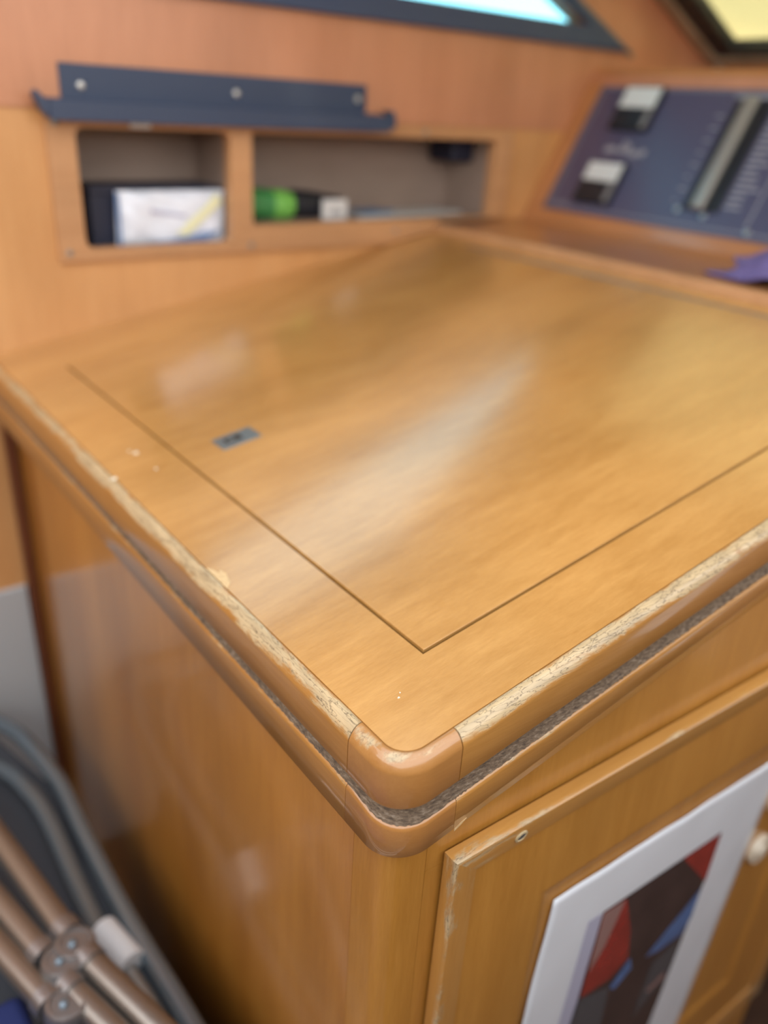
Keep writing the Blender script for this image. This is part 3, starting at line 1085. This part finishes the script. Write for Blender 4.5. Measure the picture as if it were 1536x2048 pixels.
for k in range(3):
    for i in range(9):
        v = 0.05 + i * 0.0185
        u = 0.45 + k * 0.12
        epbox('breaker', u, u + 0.03, v, v + 0.012, 0.0, 0.008, 'panel_black', pan, bevel=0.001)

# purple cloth lying on the ledge
NX, NY = 26, 30
V, F = [], []
for i in range(NX + 1):
    for j in range(NY + 1):
        a, c = i / NX, j / NY
        u, v = a * 2 - 1, c * 2 - 1
        r_ = math.sqrt(u * u + v * v)
        edge = max(0.0, 1 - (r_ / 1.15) ** 3)
        px = 0.800 + u * 0.066 * (1 + 0.12 * math.sin(v * 5))
        py = 0.195 + v * 0.115 * (1 + 0.10 * math.sin(u * 6 + 1))
        h = 0.004 + edge * (0.030 + 0.010 * math.sin(u * 5 + v * 7) + 0.008 * math.sin(v * 13 - u * 4))
        V.append((px, py, 0.9325 + (px - 0.70) * 0.044 + max(0.001, h)))
for i in range(NX):
    for j in range(NY):
        k = i * (NY + 1) + j
        F.append((k, k + 1, k + NY + 2, k + NY + 1))
cl = mesh('cleaning_cloth', V, F, 'purple_cloth', smooth=True, angle=180)
sd = cl.modifiers.new('thickness', 'SOLIDIFY')
sd.thickness = 0.003
tag(cl, 'crumpled purple cloth lying on the ledge below the electrical panel', 'cloth')

# ------------------------------------------------------------------ cubby in the back wall
cub = thing('cubby', (0.45, YW, 0.905), 'two-bay wooden cubby let into the back wall', 'cubby')
FX0, FX1, FZ0, FZ1 = 0.040, 0.856, 0.905, 1.0885


def rrect(x0, x1, z0, z1, r_, n_=5):
    out = []
    for cx, cz, a0 in ((x1 - r_, z0 + r_, -90), (x1 - r_, z1 - r_, 0), (x0 + r_, z1 - r_, 90), (x0 + r_, z0 + r_, 180)):
        for i in range(n_ + 1):
            a = math.radians(a0 + 90 * i / n_)
            out.append((cx + r_ * math.cos(a), cz + r_ * math.sin(a)))
    return out


def plate_with_holes(name, outer, holes, ya, yb, mat, parent, bevel=0.0):
    bm_ = bmesh.new()
    loops = [outer] + holes
    edges = []
    for lp in loops:
        vs = [bm_.verts.new((a, ya, c)) for a, c in lp]
        for i in range(len(vs)):
            edges.append(bm_.edges.new((vs[i], vs[(i + 1) % len(vs)])))
    bmesh.ops.triangle_fill(bm_, use_beauty=True, edges=edges)
    ext = bmesh.ops.extrude_face_region(bm_, geom=list(bm_.faces))
    bmesh.ops.translate(bm_, verts=[v for v in ext['geom'] if isinstance(v, bmesh.types.BMVert)], vec=(0, yb - ya, 0))
    bm_.verts.index_update()
    V = [tuple(v.co) for v in bm_.verts]
    F = [tuple(v.index for v in f.verts) for f in bm_.faces]
    bm_.free()
    return mesh(name, V, F, mat, parent, bevel=bevel)


h1 = rrect(0.0765, 0.2935, 0.9215, 1.0705, 0.012)
h2 = rrect(0.3290, 0.8155, 0.9440, 1.0705, 0.006)
plate_with_holes('face_frame', [(FX0, FZ0), (0.588, FZ0), (0.688, 0.9225), (0.690, 0.9395), (FX1, 0.9415), (FX1, FZ1), (FX0, FZ1)], [h1, h2], YW - 0.008, YW + 0.012, 'wood_frame', cub, bevel=0.0015)
DY = YW + 0.13
box('back_panel', HX0, HX1, DY, DY + 0.012, HZ0, HZ1, 'wood_inside', cub)
box('bay_floor', HX0, HX1, YW + 0.0125, DY - 0.0005, HZ0 - 0.008, HZ0, 'wood_inside', cub)
box('bay_floor', 0.315, HX1 - 0.012, YW + 0.0125, DY - 0.0005, HZ0 + 0.0005, 0.9435, 'wood_inside', cub)
box('bay_ceiling', HX0, HX1, YW + 0.0125, DY - 0.0005, HZ1 - 0.006, HZ1 + 0.002, 'wood_inside', cub)
box('bay_side', HX0, HX0 + 0.012, YW + 0.0125, DY - 0.0005, HZ0 + 0.0005, HZ1 - 0.0065, 'wood_inside', cub)
box('bay_side', HX1 - 0.0115, HX1, YW + 0.0125, DY - 0.0005, HZ0 + 0.0005, HZ1 - 0.0065, 'wood_inside', cub)
box('divider', 0.302, 0.3145, YW + 0.0125, DY - 0.0005, HZ0 + 0.0005, HZ1 - 0.0065, 'wood_inside', cub)
for (a, c) in ((0.053, 0.917), (0.325, 0.915), (0.600, 0.926), (0.652, 1.080), (0.052, 1.075)):
    screw('screw', (a, YW - 0.0082, c), (0, -1, 0), 0.0042, 'dull_steel', cub)
box('clip', 0.148, 0.176, YW - 0.012, YW - 0.008, 1.072, 1.078, 'white_plastic', cub, bevel=0.001)

# black metal rail above the cubby
rail = thing('metal_rail', (0.3, YW - 0.004, 1.08), 'dark blue-black metal angle rail screwed above the cubby', 'rail')
box('back_plate', 0.0640, 0.5290, YW - 0.0072, YW - 0.0036, 1.092, 1.1425, 'bracket_blue', rail, bevel=0.0008)
ty0, ty1 = YW - 0.034, YW - 0.0073
V = [(0.0400, ty1, 1.1000), (0.556, ty1, 1.1000), (0.556, ty0, 1.0800), (0.0400, ty0, 1.0800),
     (0.0400, ty1, 1.1030), (0.556, ty1, 1.1030), (0.556, ty0, 1.0830), (0.0400, ty0, 1.0830)]
mesh('tray', V, BOXF, 'bracket_blue', rail)
box('front_lip', 0.0400, 0.5560, ty0 - 0.003, ty0, 1.0785, 1.1020, 'bracket_blue', rail, bevel=0.0008)
# turned-up ends of the lip
prism('end_tab', [(0.0395, ty0 - 0.002, 1.080), (0.0395, ty0 - 0.002, 1.0985), (0.0270, ty0 - 0.002, 1.1115), (0.0240, ty0 - 0.002, 1.1060), (0.0300, ty0 - 0.002, 1.0900)], (0, 0.020, 0), 'bracket_blue', rail, bevel=0.001)
prism('end_tab', [(0.5565, ty0 - 0.002, 1.081), (0.5565, ty0 - 0.002, 1.1050), (0.5480, ty0 - 0.002, 1.1085), (0.5620, ty0 - 0.002, 1.1095), (0.5680, ty0 - 0.002, 1.1000), (0.5680, ty0 - 0.002, 1.0860)], (0, 0.020, 0), 'bracket_blue', rail, bevel=0.001)
for (a, c) in ((0.0895, 1.1180), (0.3060, 1.1200), (0.5130, 1.1225)):
    screw('screw', (a, YW - 0.0072, c), (0, -1, 0), 0.0052, 'steel', rail)

# contents of the left bay
bx = thing('carton', (0.2, 0.90, 0.9125), 'dark navy box in the left cubby bay behind the bright packet', 'box')
box('carton_body', 0.100, 0.296, 0.873, 0.950, 0.9125, 0.996, 'box_navy', bx, bevel=0.002)
box('carton_flap', 0.100, 0.296, 0.869, 0.8728, 0.986, 0.997, 'box_navy', bx, bevel=0.001)
pk = thing('packet', (0.2, 0.86, 0.9125), 'shiny white and pale blue packet standing in the left cubby bay', 'packet')
NX, NZ = 24, 10
V, F = [], []
for j in range(NZ + 1):
    for i in range(NX + 1):
        a, c = i / NX, j / NZ
        bulge = 0.007 * (1 - (2 * a - 1) ** 6) * (1 - (2 * c - 1) ** 6) + 0.0025 * math.sin(a * 17 + c * 5) * math.sin(c * 9 + a * 3)
        V.append((0.131 + 0.164 * a + 0.004 * c, 0.864 - bulge, 0.9165 + 0.074 * c))
for j in range(NZ):
    for i in range(NX):
        k = j * (NX + 1) + i
        F.append((k, k + 1, k + NX + 2, k + NX + 1))
nv = len(V)
V += [(v[0], 0.8660, v[2]) for v in V]
F += [tuple(nv + q for q in reversed(f)) for f in F]
rim = [i for i in range(NX + 1)] + [(j * (NX + 1) + NX) for j in range(1, NZ + 1)] + [NZ * (NX + 1) + i for i in range(NX - 1, -1, -1)] + [j * (NX + 1) for j in range(NZ - 1, 0, -1)]
F += [(rim[i], rim[(i + 1) % len(rim)], nv + rim[(i + 1) % len(rim)], nv + rim[i]) for i in range(len(rim))]
pbody = mesh('packet_body', V, F, 'packet_white', pk, smooth=True, angle=60)


def onpack(poly, mat, d=0.0):
    prism('printed_patch', [(0.131 + 0.166 * a, 0.8552 - d, 0.9165 + 0.074 * c) for a, c in poly], (0, 0.001, 0), mat, pbody)


onpack([(0.52, 0.22), (0.62, 0.16), (0.97, 0.78), (0.92, 0.96), (0.80, 0.70)], 'packet_yellow')
onpack([(0.0, 0.02), (0.03, 0.02), (0.03, 0.98), (0.0, 0.98)], 'packet_blue')
onpack([(0.22, 0.06), (0.80, 0.06), (0.95, 0.24), (0.78, 0.22), (0.50, 0.10)], 'packet_blue', 0.0002)
onpack([(0.30, 0.60), (0.62, 0.50), (0.62, 0.56), (0.30, 0.68)], 'print_lavender', 0.0004)
bs = tube('black_cord', [(0.172, 0.853, 0.9155), (0.186, 0.846, 0.9165), (0.198, 0.848, 0.9160), (0.206, 0.856, 0.9155)], 0.003, 'black_plastic', None, seg=8)
tag(bs, 'short black cord end on the left cubby floor before the packet', 'cord')

# contents of the right bay
tor = thing('torch', (0.42, 0.885, 0.9437), 'green and black handheld torch lying in the right cubby bay', 'torch')
ax = Vector((1, -0.02, -0.06)).normalized()
c0 = Vector((0.318, 0.890, 0.9700))
lathe('green_barrel', tuple(c0), tuple(ax), [(0.020, 0), (0.0235, 0.003), (0.0240, 0.06), (0.0235, 0.072)], 'green_dark', tor, seg=24)
lathe('green_head', tuple(c0 + ax * 0.0722), tuple(ax), [(0.0220, 0), (0.0235, 0.004), (0.0232, 0.028), (0.0200, 0.038), (0.016, 0.040)], 'green_light', tor, seg=24)
lathe('black_grip', tuple(c0 + ax * 0.1123 + Vector((0, 0.006, 0.002))), tuple(ax), [(0.018, 0), (0.0225, 0.004), (0.0225, 0.03), (0.0185, 0.07), (0.016, 0.095), (0.012, 0.10)], 'black_plastic', tor, seg=24)
lb = thing('tag_card', (0.5, 0.86, 0.9437), 'small white printed card leaning beside the green torch', 'card')
box('card', 0.4725, 0.5205, 0.858, 0.862, 0.9440, 0.9745, 'label_white', lb, bevel=0.001)
for i in range(3):
    box('printed_block', 0.488 + i * 0.008, 0.493 + i * 0.008, 0.8574, 0.8579, 0.9500, 0.9575 + 0.003 * (i % 2), 'label_print', lb)
V = []
for k, (nm, x0, x1, ya, yb, zz, mt, lab) in enumerate((('leaflet', 0.545, 0.790, 0.855, 0.940, 0.9437, 'leaflet', 'pale grey leaflet lying flat in the right cubby bay'),
                                                       ('leaflet', 0.565, 0.640, 0.866, 0.940, 0.9475, 'leaflet_blue', 'blue leaflet lying on the pale one in the cubby'))):
    o = prism(nm, [(x0, ya, zz), (x1, ya + 0.02, zz), (x1 - 0.01, yb, zz), (x0 + 0.01, yb - 0.01, zz)], (0, 0, 0.0036), mt, bevel=0.0005)
    tag(o, lab, 'leaflet')
nb = box('shadow_block', 0.770, 0.823, 0.890, 0.960, 1.030, 1.0752, 'box_navy', None, bevel=0.006)  # dark block put in where this corner is only in shadow
tag(nb, 'dark navy block standing in for the shadow at the top right of the cubby', 'block')

# ------------------------------------------------------------------ folded chair on the settee, left of the cabinet
set_ = thing('settee', (-0.5, 0.15, FLOOR), 'low settee base beside the cabinet under the folded chair', 'settee')
box('settee_base', -0.95, -0.105, -0.55, 0.52, FLOOR, 0.21, 'wood_dark', set_, bevel=0.004)
box('settee_pad', -0.95, -0.105, -0.55, 0.52, 0.2105, 0.2480, 'charcoal_cloth', set_, bevel=0.010, seg=3)

chr_ = thing('folding_chair', (-0.2, 0.3, 0.249), 'folded aluminium chair with bent tubes and bronze hinged arms', 'chair')
ZC = 0.278
tube('frame_tube', [(-0.30, 0.80, ZC - 0.02), (-0.20, 0.815, ZC - 0.02), (-0.147, 0.735, ZC - 0.01), (-0.128, 0.648, ZC), (-0.1175, 0.561, ZC), (-0.1195, 0.472, ZC), (-0.1190, 0.327, ZC), (-0.1110, 0.169, ZC), (-0.106, 0.0, ZC), (-0.105, -0.25, ZC)], 0.0110, 'chrome', chr_)
tube('frame_tube', [(-0.33, 0.71, ZC - 0.02), (-0.23, 0.725, ZC - 0.02), (-0.176, 0.65, ZC - 0.01), (-0.156, 0.576, ZC), (-0.149, 0.51, ZC), (-0.1505, 0.404, ZC), (-0.150, 0.318, ZC), (-0.1455, 0.290, ZC)], 0.0115, 'chrome', chr_)
tube('tube_cap', [(-0.1475, 0.322, ZC + 0.004), (-0.140, 0.285, ZC + 0.004), (-0.136, 0.264, ZC + 0.004)], 0.0155, 'white_plastic', chr_, seg=16)
tube('frame_tube', [(-0.141, 0.262, ZC), (-0.134, 0.20, ZC - 0.003), (-0.128, 0.08, ZC - 0.003), (-0.126, -0.2, ZC - 0.003)], 0.0085, 'dull_steel', chr_)
# dark sling between the tubes
NX, NY = 12, 24
V, F = [], []
for i in range(NX + 1):
    for j in range(NY + 1):
        a, c = i / NX, j / NY
        yy = -0.2 + 0.93 * c
        xr = -0.118 - (0.0 if yy < 0.56 else (yy - 0.56) * 0.28)
        V.append((xr + (-0.240 - xr) * a, yy, 0.270 - 0.008 * math.sin(a * math.pi) - 0.006 * (c > 0.7)))
for i in range(NX):
    for j in range(NY):
        k = i * (NY + 1) + j
        F.append((k, k + 1, k + NY + 2, k + NY + 1))
o = mesh('sling', V, F, 'charcoal_cloth', chr_, smooth=True, angle=180)
sd = o.modifiers.new('thickness', 'SOLIDIFY')
sd.thickness = 0.004
ZB = 0.36


def ext(p, q, a=0.0, b_=0.0):
    p, q = Vector(p), Vector(q)
    d = (q - p).normalized()
    return [tuple(p - d * a), tuple(q + d * b_)]


bars = [((-0.2165, 0.435, ZB), (-0.1935, 0.288, ZB), 0.35, 0, 'arm_tube'), ((-0.2375, 0.352, ZB), (-0.2200, 0.276, ZB), 0.35, 0, 'arm_tube'),
        ((-0.1815, 0.230, ZB), (-0.1560, 0.142, ZB), 0, 0.25, 'arm_tube'), ((-0.2050, 0.212, ZB), (-0.1890, 0.160, ZB), 0, 0.25, 'arm_tube'),
        ((-0.2535, 0.312, ZB), (-0.2300, 0.226, ZB), 0.3, 0.0, 'arm_tube')]
for p, q, a, b_, nm in bars:
    tube(nm, ext(p, q, a, b_), 0.0128, 'bronze', chr_, sm=False, flat=0.9)
# collars and hinge castings
for p, q in (((-0.1935, 0.288, ZB), (-0.1895, 0.272, ZB)), ((-0.2200, 0.276, ZB), (-0.2160, 0.262, ZB)), ((-0.1855, 0.244, ZB), (-0.1815, 0.230, ZB)), ((-0.2090, 0.226, ZB), (-0.2050, 0.212, ZB)), ((-0.2300, 0.226, ZB), (-0.2265, 0.212, ZB))):
    tube('collar', [p, q], 0.0148, 'grey_cast', chr_, sm=False)
for (cx, cy) in ((-0.1925, 0.2545), (-0.2080, 0.2440), (-0.2180, 0.2000)):
    hg = lathe('hinge', (cx, cy, ZB - 0.014), (0.1, 0, 1), [(0.017, 0), (0.0195, 0.003), (0.0195, 0.024), (0.0175, 0.0265), (0.0150, 0.0268), (0.0140, 0.0245), (0.0080, 0.0245)], 'grey_cast', chr_, seg=22)
    lathe('rivet', (cx, cy, ZB + 0.0102), (0.1, 0, 1), [(0.0045, 0), (0.0045, 0.003), (0.002, 0.0045)], 'chrome', hg, seg=12)
tube('linkage', [(-0.2120, 0.2440, ZB - 0.012), (-0.2130, 0.2200, ZB - 0.012), (-0.2180, 0.2000, ZB - 0.012)], 0.006, 'chrome', chr_, seg=10)
tube('spacer', [(-0.1925, 0.2545, 0.268), (-0.1925, 0.2545, ZB - 0.012)], 0.008, 'dull_steel', chr_, sm=False)
tube('spacer', [(-0.2180, 0.2000, 0.262), (-0.2180, 0.2000, ZB - 0.012)], 0.008, 'dull_steel', chr_, sm=False)

cu = box('cushion', -0.62, -0.242, -0.10, 0.262, 0.2485, 0.338, 'navy_cloth', None, bevel=0.012, seg=4)
tag(cu, 'navy blue cushion on the settee at the lower left', 'cushion')
